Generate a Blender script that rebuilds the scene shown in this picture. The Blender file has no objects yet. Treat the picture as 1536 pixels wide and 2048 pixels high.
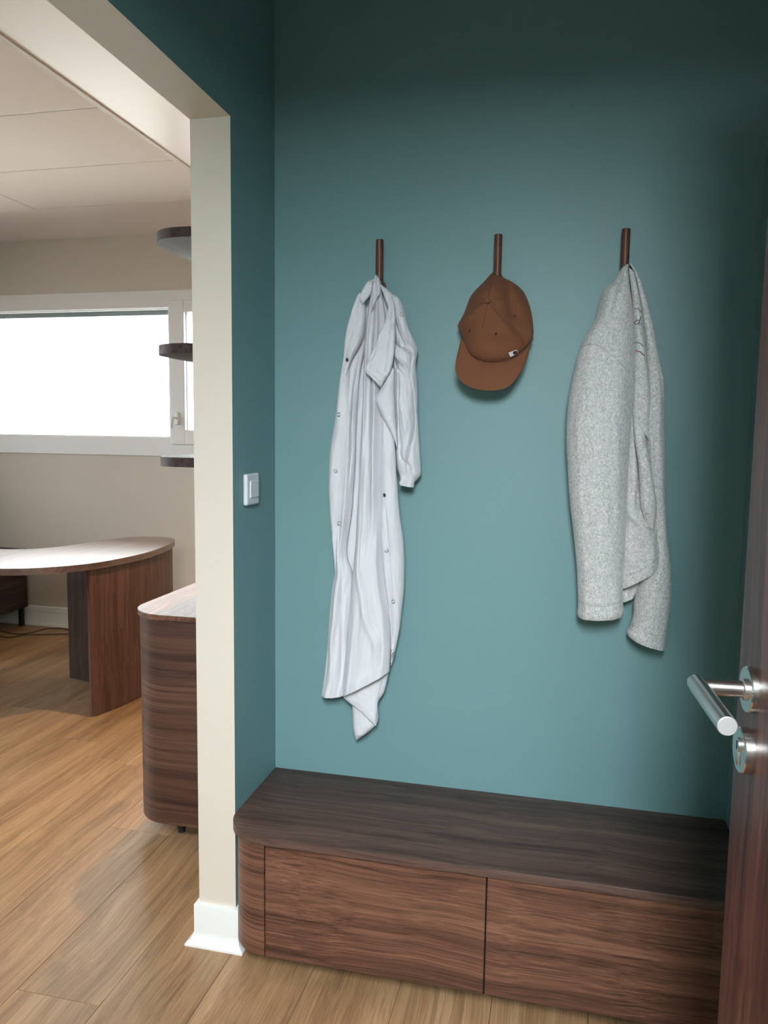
import bpy, bmesh, math, random
from mathutils import Vector, Matrix, noise
from mathutils.bvhtree import BVHTree

# ------------------------------------------------------------------ camera
sc = bpy.context.scene
COL = sc.collection
cam_d = bpy.data.cameras.new('camera')
cam = bpy.data.objects.new('camera', cam_d)
COL.objects.link(cam)
cam_d.sensor_fit = 'HORIZONTAL'
cam_d.sensor_width = 36.0
cam_d.lens = 1552.99 / 1536 * 36.0
cam_d.clip_start = 0.02
RIGHT = Vector((0.97337, 0.22885, 0.01301))
UP = Vector((-0.03623, 0.09755, 0.99457))
FWD = Vector((-0.22634, 0.96856, -0.10324))
m = Matrix((RIGHT, UP, -FWD)).transposed().to_4x4()
m.translation = Vector((0.7852, -2.0267, 1.3296))
cam.matrix_world = m
sc.camera = cam

# ------------------------------------------------------------------ sky, exposure
SKY = 20.0
world = bpy.data.worlds.new('overcast_sky')
sc.world = world
world.use_nodes = True
bg = world.node_tree.nodes['Background']
bg.inputs['Color'].default_value = (0.93, 0.97, 1.0, 1)
bg.inputs['Strength'].default_value = SKY
vs = sc.view_settings
vs.view_transform = 'Standard'
vs.look = 'None'
vs.gamma = 1.0
vs.use_curve_mapping = False
vs.exposure = 0.0
sc.cycles.max_bounces = 7
sc.cycles.diffuse_bounces = 4
sc.cycles.glossy_bounces = 3
sc.cycles.transparent_max_bounces = 12
sc.cycles.caustics_reflective = False
sc.cycles.caustics_refractive = False
sc.cycles.sample_clamp_indirect = 6.0
sc.cycles.use_adaptive_sampling = True
sc.cycles.adaptive_threshold = 0.03


def portal(name, loc, size, direction):
    """Sampling hint for sky light entering through a wall opening."""
    l = bpy.data.lights.new(name, 'AREA')
    l.shape = 'RECTANGLE'
    l.size, l.size_y = size
    l.cycles.is_portal = True
    o = bpy.data.objects.new(name, l)
    COL.objects.link(o)
    d = Vector(direction).normalized()
    z = -d
    y = Vector((0, 0, 1))
    x = y.cross(z).normalized()
    mm = Matrix((x, y, z)).transposed().to_4x4()
    mm.translation = Vector(loc)
    o.matrix_world = mm
    return o


portal('window_daylight', (-2.08, 2.56, 1.67), (3.1, 1.05), (0, -1, 0))
portal('added_side_window_portal', (-4.72, 0.2, 1.5), (2.4, 1.4), (1, 0, 0))  # sky light through the side opening added to brighten the office
# area light added behind the camera for the wall gradient and door shadow
lw = bpy.data.lights.new('added_lobby_area_light', 'AREA')
lw.shape = 'RECTANGLE'
lw.size, lw.size_y = 0.68, 1.45
lw.energy = 205
lw.color = (0.90, 0.96, 1.0)
lwo = bpy.data.objects.new('added_lobby_area_light', lw)
COL.objects.link(lwo)
lwo.location = (0.99, -3.20, 2.65)
lwo.rotation_euler = (math.radians(90 - 12), 0, 0)

# ------------------------------------------------------------------ numbers of the place
T = 0.1017          # partition thickness
WD = 0.281          # partition return depth
H0 = 2.05           # opening height
W = 1.2094          # niche width
YW = 2.44           # window wall
CZ = 2.514          # office ceiling
HB = 0.3634         # bench top


# ------------------------------------------------------------------ materials
def srgb(r, g, b):
    f = lambda c: ((c / 255) / 12.92) if c / 255 <= 0.04045 else (((c / 255) + 0.055) / 1.055) ** 2.4
    return (f(r), f(g), f(b), 1)


def new_mat(name):
    mt = bpy.data.materials.new(name)
    mt.use_nodes = True
    nt = mt.node_tree
    b = nt.nodes['Principled BSDF']
    return mt, nt, b


def N(nt, t, **kw):
    n = nt.nodes.new(t)
    for k, v in kw.items():
        setattr(n, k, v)
    return n


def plain(name, col, rough=0.5, metal=0.0, spec=0.5):
    mt, nt, b = new_mat(name)
    b.inputs['Base Color'].default_value = col
    b.inputs['Roughness'].default_value = rough
    b.inputs['Metallic'].default_value = metal
    b.inputs['Specular IOR Level'].default_value = spec
    return mt


def paint(name, col, rough=0.55, bump=0.02, scale=260, var=0.03):
    mt, nt, b = new_mat(name)
    tc = N(nt, 'ShaderNodeTexCoord')
    n1 = N(nt, 'ShaderNodeTexNoise')
    n1.inputs['Scale'].default_value = scale
    n1.inputs['Detail'].default_value = 3
    nt.links.new(tc.outputs['Object'], n1.inputs['Vector'])
    n2 = N(nt, 'ShaderNodeTexNoise')
    n2.inputs['Scale'].default_value = 2.2
    n2.inputs['Detail'].default_value = 3
    nt.links.new(tc.outputs['Object'], n2.inputs['Vector'])
    mx = N(nt, 'ShaderNodeMix', data_type='RGBA')
    mx.inputs[6].default_value = tuple(c * (1 - var) for c in col[:3]) + (1,)
    mx.inputs[7].default_value = tuple(min(1, c * (1 + var)) for c in col[:3]) + (1,)
    nt.links.new(n2.outputs['Fac'], mx.inputs[0])
    nt.links.new(mx.outputs[2], b.inputs['Base Color'])
    bp = N(nt, 'ShaderNodeBump')
    bp.inputs['Strength'].default_value = bump
    bp.inputs['Distance'].default_value = 0.002
    nt.links.new(n1.outputs['Fac'], bp.inputs['Height'])
    nt.links.new(bp.outputs['Normal'], b.inputs['Normal'])
    b.inputs['Roughness'].default_value = rough
    return mt


def wood(name, sc3, dark, mid, light, rough=0.38, fine=1.0, seed=0.0, bump=0.06, rand=False, contrast=1.0, spec=0.5, knots=False, streak=0.62, coat=0.0):
    """Streaky wood; sc3 = noise scale along object x, y, z (small along the grain)."""
    mt, nt, b = new_mat(name)
    L = nt.links.new
    tc = N(nt, 'ShaderNodeTexCoord')
    src = tc.outputs['Object']
    if rand:
        oi = N(nt, 'ShaderNodeObjectInfo')
        cmb = N(nt, 'ShaderNodeCombineXYZ')
        for i, k in enumerate((31.0, 17.0, 7.0)):
            mu = N(nt, 'ShaderNodeMath', operation='MULTIPLY')
            mu.inputs[1].default_value = k
            L(oi.outputs['Random'], mu.inputs[0])
            L(mu.outputs[0], cmb.inputs[i])
        va = N(nt, 'ShaderNodeVectorMath', operation='ADD')
        L(src, va.inputs[0]); L(cmb.outputs[0], va.inputs[1])
        src = va.outputs[0]
    # slow wobble so that the grain runs in gentle waves
    wob = N(nt, 'ShaderNodeTexNoise')
    wob.inputs['Scale'].default_value = 2.6
    wob.inputs['Detail'].default_value = 1.5
    L(src, wob.inputs['Vector'])
    sub = N(nt, 'ShaderNodeVectorMath', operation='SUBTRACT')
    sub.inputs[1].default_value = (0.5, 0.5, 0.5)
    L(wob.outputs['Color'], sub.inputs[0])
    scl = N(nt, 'ShaderNodeVectorMath', operation='SCALE')
    scl.inputs['Scale'].default_value = 0.055
    L(sub.outputs[0], scl.inputs[0])
    add = N(nt, 'ShaderNodeVectorMath', operation='ADD')
    L(src, add.inputs[0]); L(scl.outputs[0], add.inputs[1])
    mp = N(nt, 'ShaderNodeMapping')
    mp.inputs['Scale'].default_value = sc3
    mp.inputs['Location'].default_value = (seed, seed * 1.7, seed * 0.6)
    L(add.outputs[0], mp.inputs['Vector'])
    big = N(nt, 'ShaderNodeTexNoise')
    big.inputs['Scale'].default_value = 0.55
    big.inputs['Detail'].default_value = 3.0
    big.inputs['Roughness'].default_value = 0.6
    L(mp.outputs[0], big.inputs['Vector'])
    mp2 = N(nt, 'ShaderNodeMapping')
    mp2.inputs['Scale'].default_value = tuple(s * 2.6 * fine if s > 8 else s * 1.2 for s in sc3)
    L(add.outputs[0], mp2.inputs['Vector'])
    fin = N(nt, 'ShaderNodeTexNoise')
    fin.inputs['Scale'].default_value = 1.0
    fin.inputs['Detail'].default_value = 5.0
    fin.inputs['Roughness'].default_value = 0.65
    L(mp2.outputs[0], fin.inputs['Vector'])
    mp3 = N(nt, 'ShaderNodeMapping')
    mp3.inputs['Scale'].default_value = tuple(s * 2.2 if s > 8 else s * 0.8 for s in sc3)
    mp3.inputs['Location'].default_value = (seed * 2.1, seed, seed * 1.3)
    L(add.outputs[0], mp3.inputs['Vector'])
    stk = N(nt, 'ShaderNodeTexNoise')
    stk.inputs['Scale'].default_value = 1.0
    stk.inputs['Detail'].default_value = 3.0
    stk.inputs['Roughness'].default_value = 0.55
    L(mp3.outputs[0], stk.inputs['Vector'])
    skr = N(nt, 'ShaderNodeMapRange')
    skr.inputs['From Min'].default_value = 0.53
    skr.inputs['From Max'].default_value = 0.66
    skr.inputs['To Min'].default_value = 1.0
    skr.inputs['To Max'].default_value = streak
    L(stk.outputs['Fac'], skr.inputs['Value'])
    ad = N(nt, 'ShaderNodeMix', data_type='FLOAT')
    ad.inputs[0].default_value = 0.5
    L(big.outputs['Fac'], ad.inputs[2]); L(fin.outputs['Fac'], ad.inputs[3])
    cr = N(nt, 'ShaderNodeValToRGB')
    w = 0.13 / contrast
    cr.color_ramp.elements[0].position = 0.5 - w
    cr.color_ramp.elements[0].color = dark
    cr.color_ramp.elements[1].position = 0.5 + w
    cr.color_ramp.elements[1].color = light
    e = cr.color_ramp.elements.new(0.5)
    e.color = mid
    L(ad.outputs[0], cr.inputs['Fac'])
    hss = N(nt, 'ShaderNodeHueSaturation')
    L(cr.outputs['Color'], hss.inputs['Color'])
    L(skr.outputs[0], hss.inputs['Value'])
    colour = hss.outputs['Color']
    if rand:
        hs = N(nt, 'ShaderNodeHueSaturation')
        mr = N(nt, 'ShaderNodeMapRange')
        mr.inputs['To Min'].default_value = 0.86
        mr.inputs['To Max'].default_value = 1.12
        L(oi.outputs['Random'], mr.inputs['Value'])
        L(mr.outputs[0], hs.inputs['Value'])
        L(colour, hs.inputs['Color'])
        colour = hs.outputs['Color']
    if knots:
        mpk = N(nt, 'ShaderNodeMapping')
        mpk.inputs['Scale'].default_value = (11.0, 2.3, 11.0)
        L(add.outputs[0], mpk.inputs['Vector'])
        kn = N(nt, 'ShaderNodeTexNoise')
        kn.inputs['Scale'].default_value = 1.0
        kn.inputs['Detail'].default_value = 2.0
        kn.inputs['Distortion'].default_value = 0.6
        L(mpk.outputs[0], kn.inputs['Vector'])
        kr = N(nt, 'ShaderNodeMapRange')
        kr.inputs['From Min'].default_value = 0.60
        kr.inputs['From Max'].default_value = 0.78
        kr.inputs['To Min'].default_value = 1.0
        kr.inputs['To Max'].default_value = 0.62
        L(kn.outputs['Fac'], kr.inputs['Value'])
        hk_ = N(nt, 'ShaderNodeHueSaturation')
        L(kr.outputs[0], hk_.inputs['Value'])
        L(colour, hk_.inputs['Color'])
        colour = hk_.outputs['Color']
    L(colour, b.inputs['Base Color'])
    b.inputs['Roughness'].default_value = rough
    b.inputs['Specular IOR Level'].default_value = spec
    b.inputs['Coat Weight'].default_value = coat
    b.inputs['Coat Roughness'].default_value = 0.36
    b.inputs['Coat IOR'].default_value = 1.7
    bp = N(nt, 'ShaderNodeBump')
    bp.inputs['Strength'].default_value = bump
    bp.inputs['Distance'].default_value = 0.002
    L(fin.outputs['Fac'], bp.inputs['Height'])
    L(bp.outputs['Normal'], b.inputs['Normal'])
    return mt


def cloth(name, col, rough=0.85, weave=900, bump=0.1, sheen=0.15):
    mt, nt, b = new_mat(name)
    tc = N(nt, 'ShaderNodeTexCoord')
    n1 = N(nt, 'ShaderNodeTexNoise')
    n1.inputs['Scale'].default_value = weave
    n1.inputs['Detail'].default_value = 2
    nt.links.new(tc.outputs['Object'], n1.inputs['Vector'])
    n2 = N(nt, 'ShaderNodeTexNoise')
    n2.inputs['Scale'].default_value = 60
    n2.inputs['Detail'].default_value = 4
    nt.links.new(tc.outputs['Object'], n2.inputs['Vector'])
    ad = N(nt, 'ShaderNodeMath', operation='ADD')
    nt.links.new(n1.outputs['Fac'], ad.inputs[0])
    nt.links.new(n2.outputs['Fac'], ad.inputs[1])
    bp = N(nt, 'ShaderNodeBump')
    bp.inputs['Strength'].default_value = bump
    bp.inputs['Distance'].default_value = 0.0015
    nt.links.new(ad.outputs[0], bp.inputs['Height'])
    nt.links.new(bp.outputs['Normal'], b.inputs['Normal'])
    b.inputs['Base Color'].default_value = col
    b.inputs['Roughness'].default_value = rough
    b.inputs['Specular IOR Level'].default_value = 0.2
    b.inputs['Sheen Weight'].default_value = sheen
    return mt


def fleece(name):
    mt, nt, b = new_mat(name)
    L = nt.links.new
    tc = N(nt, 'ShaderNodeTexCoord')
    mp = N(nt, 'ShaderNodeMapping')
    mp.inputs['Scale'].default_value = (1.0, 1.0, 0.75)
    L(tc.outputs['Object'], mp.inputs['Vector'])
    n1 = N(nt, 'ShaderNodeTexNoise')
    n1.inputs['Scale'].default_value = 235
    n1.inputs['Detail'].default_value = 4
    n1.inputs['Roughness'].default_value = 0.62
    n1.inputs['Distortion'].default_value = 1.2
    L(mp.outputs[0], n1.inputs['Vector'])
    cr = N(nt, 'ShaderNodeValToRGB')
    cr.color_ramp.elements[0].position = 0.33
    cr.color_ramp.elements[0].color = srgb(168, 168, 170)
    cr.color_ramp.elements[1].position = 0.68
    cr.color_ramp.elements[1].color = srgb(238, 236, 234)
    L(n1.outputs['Fac'], cr.inputs['Fac'])
    L(cr.outputs['Color'], b.inputs['Base Color'])
    n2 = N(nt, 'ShaderNodeTexNoise')
    n2.inputs['Scale'].default_value = 420
    n2.inputs['Detail'].default_value = 3
    L(tc.outputs['Object'], n2.inputs['Vector'])
    bp = N(nt, 'ShaderNodeBump')
    bp.inputs['Strength'].default_value = 0.2
    bp.inputs['Distance'].default_value = 0.002
    L(n2.outputs['Fac'], bp.inputs['Height'])
    L(bp.outputs['Normal'], b.inputs['Normal'])
    b.inputs['Roughness'].default_value = 0.95
    b.inputs['Specular IOR Level'].default_value = 0.1
    b.inputs['Sheen Weight'].default_value = 0.25
    return mt


def brushed(name, col, rough=0.28):
    mt, nt, b = new_mat(name)
    tc = N(nt, 'ShaderNodeTexCoord')
    n1 = N(nt, 'ShaderNodeTexNoise')
    n1.inputs['Scale'].default_value = 350
    nt.links.new(tc.outputs['Object'], n1.inputs['Vector'])
    mr = N(nt, 'ShaderNodeMapRange')
    mr.inputs['To Min'].default_value = rough * 0.8
    mr.inputs['To Max'].default_value = rough * 1.2
    nt.links.new(n1.outputs['Fac'], mr.inputs['Value'])
    nt.links.new(mr.outputs[0], b.inputs['Roughness'])
    b.inputs['Base Color'].default_value = col
    b.inputs['Metallic'].default_value = 1.0
    return mt


def glass_pane(name):
    mt = bpy.data.materials.new(name)
    mt.use_nodes = True
    nt = mt.node_tree
    nt.nodes.clear()
    out = N(nt, 'ShaderNodeOutputMaterial')
    tr = N(nt, 'ShaderNodeBsdfTransparent')
    tr.inputs['Color'].default_value = (0.95, 0.97, 0.96, 1)
    gl = N(nt, 'ShaderNodeBsdfGlossy')
    gl.inputs['Roughness'].default_value = 0.02
    fr = N(nt, 'ShaderNodeFresnel')
    fr.inputs['IOR'].default_value = 1.45
    mx = N(nt, 'ShaderNodeMixShader')
    nt.links.new(fr.outputs[0], mx.inputs[0])
    nt.links.new(tr.outputs[0], mx.inputs[1])
    nt.links.new(gl.outputs[0], mx.inputs[2])
    nt.links.new(mx.outputs[0], out.inputs['Surface'])
    return mt


M = {}
M['teal'] = paint('teal_wall_paint', srgb(114, 151, 154), rough=0.5, bump=0.03)
M['cream'] = paint('cream_wall_paint', srgb(225, 214, 201), rough=0.5, bump=0.04)
M['greige'] = paint('greige_wall_paint', srgb(198, 186, 174), rough=0.6, bump=0.04)
M['white'] = paint('white_trim_paint', srgb(238, 238, 236), rough=0.35, bump=0.03)
M['plaster'] = paint('white_ceiling_plaster', srgb(240, 228, 222), rough=0.32, bump=0.02)
M['tile'] = paint('ceiling_tile_board', srgb(232, 220, 213), rough=0.8, bump=0.1, scale=500)
M['rail'] = plain('ceiling_rail_metal', srgb(196, 182, 170), 0.5)
M['pvc'] = plain('white_window_frame', srgb(232, 228, 228), 0.35)
M['shutter'] = plain('shutter_slats_grey', srgb(130, 140, 142), 0.5)
M['glass'] = glass_pane('window_glass')
M['black'] = plain('black_metal', srgb(30, 31, 34), 0.5)
M['gap'] = plain('dark_gap', srgb(24, 16, 14), 0.9)
wal_d, wal_m, wal_l = srgb(68, 44, 35), srgb(108, 73, 58), srgb(136, 96, 76)
M['walnut_x'] = wood('walnut_grain_along_x', (1.2, 64, 72), wal_d, wal_m, wal_l, rough=0.45, seed=3.1, fine=2.0, spec=0.4)
M['walnut_top'] = wood('walnut_top_grain_along_x', (1.1, 54, 54), srgb(60, 42, 38), srgb(86, 64, 57), srgb(106, 82, 73), rough=0.5, seed=8.3, fine=2.0, spec=0.3)
M['walnut_h'] = wood('walnut_grain_horizontal', (1.3, 1.3, 72), wal_d, wal_m, wal_l, rough=0.45, seed=1.7, fine=2.0, spec=0.4)
M['walnut_y'] = wood('walnut_grain_along_y', (54, 1.3, 54), wal_d, wal_m, wal_l, rough=0.5, seed=5.2, fine=2.0, spec=0.4)
M['walnut_sb'] = wood('walnut_dark_horizontal', (1.3, 1.3, 72), srgb(52, 34, 29), srgb(84, 57, 47), srgb(108, 76, 62), rough=0.45, seed=1.2, fine=2.0, spec=0.4)
M['walnut_desk'] = wood('walnut_laminate_desk_top', (54, 1.3, 54), wal_d, wal_m, wal_l, rough=0.42, seed=5.9, fine=2.0, spec=0.8, coat=1.0)
M['walnut_dz'] = wood('walnut_dark_upright', (54, 54, 1.3), srgb(48, 34, 31), srgb(70, 50, 44), srgb(84, 62, 54), rough=0.45, seed=7.4, fine=2.0, spec=0.4)
M['walnut_z'] = wood('walnut_grain_upright', (54, 54, 1.3), wal_d, srgb(100, 68, 56), srgb(118, 82, 67), rough=0.45, seed=2.4, fine=2.0)
M['door_wood'] = wood('door_veneer_upright_grain', (90, 90, 0.8), srgb(36, 18, 15), srgb(70, 38, 33), srgb(104, 64, 55), rough=0.36, seed=6.6)
M['peg'] = wood('peg_walnut', (90, 90, 4), srgb(70, 40, 32), srgb(100, 60, 46), srgb(124, 78, 60), rough=0.45, seed=9.0)
M['darkwood'] = wood('dark_stained_oak', (30, 1.4, 30), srgb(46, 36, 37), srgb(66, 52, 53), srgb(82, 66, 66), rough=0.6, seed=4.0, spec=0.25)
M['oak'] = wood('oak_plank', (38, 1.2, 38), srgb(124, 92, 64), srgb(160, 124, 90), srgb(184, 149, 112), rough=0.42, bump=0.2, rand=True, contrast=0.8, fine=2.6, knots=True, streak=0.80)
M['white_cloth'] = cloth('white_cotton_poplin', srgb(222, 221, 227), 0.8)
M['fleece'] = fleece('grey_melange_fleece')
M['canvas'] = cloth('brown_duck_canvas', srgb(122, 78, 55), 0.8, weave=1300, bump=0.2, sheen=0.05)
M['canvas_dark'] = cloth('brown_stitching', srgb(88, 54, 38), 0.85)
M['label'] = plain('white_woven_label', srgb(226, 224, 226), 0.7)
M['emblem'] = plain('label_emblem_maroon', srgb(96, 44, 46), 0.7)
M['emblem_dark'] = plain('label_emblem_dark', srgb(58, 48, 52), 0.7)
M['navy'] = plain('navy_embroidery_thread', srgb(34, 36, 74), 0.7)
M['red'] = plain('red_embroidery_thread', srgb(150, 44, 58), 0.7)
M['fl_stitch'] = plain('pale_grey_stitching', srgb(168, 168, 170), 0.9)
M['snap'] = brushed('nickel_snap', (0.55, 0.55, 0.57, 1), 0.3)
M['snap_core'] = plain('white_snap_core', srgb(226, 226, 232), 0.5)
M['snap_dark'] = plain('snap_socket_dark', srgb(58, 56, 58), 0.5, 0.5)
M['steel'] = brushed('brushed_stainless', (0.66, 0.64, 0.62, 1), 0.24)
M['steel_matt'] = brushed('matt_stainless', (0.60, 0.59, 0.60, 1), 0.6)
M['switch'] = plain('white_switch_plastic', srgb(222, 226, 232), 0.35)
M['ground'] = paint('pale_outdoor_gravel', srgb(204, 201, 194), 0.9, 0.1)
M['mat'] = paint('grey_entrance_mat', srgb(104, 102, 100), 0.95, 0.3)
M['lamp'] = None


# ------------------------------------------------------------------ mesh helpers
def link(name, bm, mat, parent=None, smooth=False, loc=None):
    me = bpy.data.meshes.new(name)
    bmesh.ops.recalc_face_normals(bm, faces=bm.faces[:])
    bm.to_mesh(me)
    bm.free()
    mats = mat if isinstance(mat, (list, tuple)) else [mat]
    for x in mats:
        me.materials.append(M[x] if isinstance(x, str) else x)
    if smooth:
        for p in me.polygons:
            p.use_smooth = True
    o = bpy.data.objects.new(name, me)
    COL.objects.link(o)
    if loc is not None:
        o.location = loc
    if parent is not None:
        o.parent = parent
    return o


def thing(name, label, cat, loc=(0, 0, 0), group=None):
    o = bpy.data.objects.new(name, None)
    o.empty_display_size = 0.05
    COL.objects.link(o)
    o.location = loc
    tag(o, label, cat, group)
    return o


def tag(o, label=None, cat=None, group=None, kind=None):
    if label: o['label'] = label
    if cat: o['category'] = cat
    if group: o['group'] = group
    if kind: o['kind'] = kind
    return o


def off(parent):
    return Vector(parent.location) if parent is not None else Vector((0, 0, 0))


def box(bm, a, b, bev=0.0, parent=None, seg=2):
    """axis-aligned box between two corners given in world metres"""
    p = off(parent)
    a = Vector(a) - p
    b = Vector(b) - p
    r = bmesh.ops.create_cube(bm, size=1.0)
    vs_ = r['verts']
    for v in vs_:
        v.co = Vector(((a.x + b.x) / 2 + v.co.x * (b.x - a.x), (a.y + b.y) / 2 + v.co.y * (b.y - a.y), (a.z + b.z) / 2 + v.co.z * (b.z - a.z)))
    if bev > 0:
        es = list({e for v in vs_ for e in v.link_edges})
        bmesh.ops.bevel(bm, geom=es, offset=bev, segments=seg, affect='EDGES', profile=0.5)
    return vs_


def mbox(name, a, b, mat, parent=None, bev=0.0, smooth=False):
    bm = bmesh.new()
    box(bm, a, b, bev, parent)
    return link(name, bm, mat, parent, smooth)


def prism(bm, pts, z0, z1, parent=None, bev=0.0):
    """plan outline extruded upwards"""
    p = off(parent)
    lo = [bm.verts.new((x - p.x, y - p.y, z0 - p.z)) for x, y in pts]
    hi = [bm.verts.new((x - p.x, y - p.y, z1 - p.z)) for x, y in pts]
    n = len(pts)
    f1 = bm.faces.new(lo[::-1])
    f2 = bm.faces.new(hi)
    for i in range(n):
        bm.faces.new((lo[i], lo[(i + 1) % n], hi[(i + 1) % n], hi[i]))
    if bev > 0:
        es = list(set(f1.edges) | set(f2.edges))
        bmesh.ops.bevel(bm, geom=es, offset=bev, segments=2, affect='EDGES', profile=0.5)


def arc(cx, cy, r, a0, a1, n=14):
    return [(cx + r * math.cos(math.radians(a0 + (a1 - a0) * i / n)), cy + r * math.sin(math.radians(a0 + (a1 - a0) * i / n))) for i in range(n + 1)]


def tube(bm, pts, r, seg=10, parent=None, cap=True):
    p = off(parent)
    pts = [Vector(q) - p for q in pts]
    rs = r if isinstance(r, (list, tuple)) else [r] * len(pts)
    rings = []
    prev = None
    for i, q in enumerate(pts):
        t = (pts[min(i + 1, len(pts) - 1)] - pts[max(i - 1, 0)]).normalized()
        if prev is None:
            a = Vector((0, 0, 1)) if abs(t.z) < 0.9 else Vector((1, 0, 0))
            nrm = (a - t * a.dot(t)).normalized()
        else:
            nrm = (prev - t * prev.dot(t)).normalized()
        prev = nrm
        bn = t.cross(nrm)
        rings.append([bm.verts.new(q + (nrm * math.cos(2 * math.pi * k / seg) + bn * math.sin(2 * math.pi * k / seg)) * rs[i]) for k in range(seg)])
    for a, b in zip(rings, rings[1:]):
        for k in range(seg):
            bm.faces.new((a[k], a[(k + 1) % seg], b[(k + 1) % seg], b[k]))
    if cap:
        bm.faces.new(rings[0][::-1])
        bm.faces.new(rings[-1])


def lathe(bm, prof, centre, axis, seg=40, parent=None):
    """prof = [(radius, distance along axis)] from outside in; closed ends when radius 0"""
    c = Vector(centre) - off(parent)
    ax = Vector(axis).normalized()
    a = Vector((0, 0, 1)) if abs(ax.z) < 0.9 else Vector((1, 0, 0))
    u = (a - ax * a.dot(ax)).normalized()
    v = ax.cross(u)
    rings = []
    for r, h in prof:
        if r <= 1e-6:
            rings.append([bm.verts.new(c + ax * h)])
        else:
            rings.append([bm.verts.new(c + ax * h + (u * math.cos(2 * math.pi * k / seg) + v * math.sin(2 * math.pi * k / seg)) * r) for k in range(seg)])
    for A, B in zip(rings, rings[1:]):
        for k in range(seg):
            k2 = (k + 1) % seg
            if len(A) == 1 and len(B) == 1:
                continue
            if len(A) == 1:
                bm.faces.new((A[0], B[k], B[k2]))
            elif len(B) == 1:
                bm.faces.new((A[k], B[0], A[k2]))
            else:
                bm.faces.new((A[k], B[k], B[k2], A[k2]))


def torus(bm, centre, axis, R, r, parent=None, seg=20, sseg=8):
    prof = [(R + r * math.cos(2 * math.pi * k / sseg), r * math.sin(2 * math.pi * k / sseg)) for k in range(sseg + 1)]
    lathe(bm, prof, centre, axis, seg, parent)
    bmesh.ops.remove_doubles(bm, verts=bm.verts[:], dist=1e-6)


def auto_smooth(o, deg=35):
    for p in o.data.polygons:
        p.use_smooth = True
    o.data.set_sharp_from_angle(angle=math.radians(deg))
    return o


def resample(pts, n, smooth=2):
    P = [Vector(q) for q in pts]
    # Catmull-Rom densify
    D = []
    for i in range(len(P) - 1):
        p0, p1, p2, p3 = P[max(i - 1, 0)], P[i], P[i + 1], P[min(i + 2, len(P) - 1)]
        for k in range(8):
            t = k / 8
            D.append(0.5 * ((2 * p1) + (p2 - p0) * t + (2 * p0 - 5 * p1 + 4 * p2 - p3) * t * t + (3 * p1 - p0 - 3 * p2 + p3) * t ** 3))
    D.append(P[-1])
    cum = [0]
    for a, b in zip(D, D[1:]):
        cum.append(cum[-1] + (b - a).length)
    out = []
    j = 0
    for i in range(n):
        s = cum[-1] * i / (n - 1)
        while j < len(D) - 2 and cum[j + 1] < s:
            j += 1
        dd = cum[j + 1] - cum[j]
        t = 0 if dd < 1e-9 else (s - cum[j]) / dd
        out.append(D[j].lerp(D[j + 1], min(max(t, 0), 1)))
    return out


def lerp_tab(tab, v):
    if not isinstance(tab, (list, tuple)):
        return tab
    if v <= tab[0][0]:
        return tab[0][1]
    for (a, x), (b, y) in zip(tab, tab[1:]):
        if v <= b:
            t = (v - a) / (b - a)
            t = t * t * (3 - 2 * t)
            return x + (y - x) * t
    return tab[-1][1]


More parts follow.
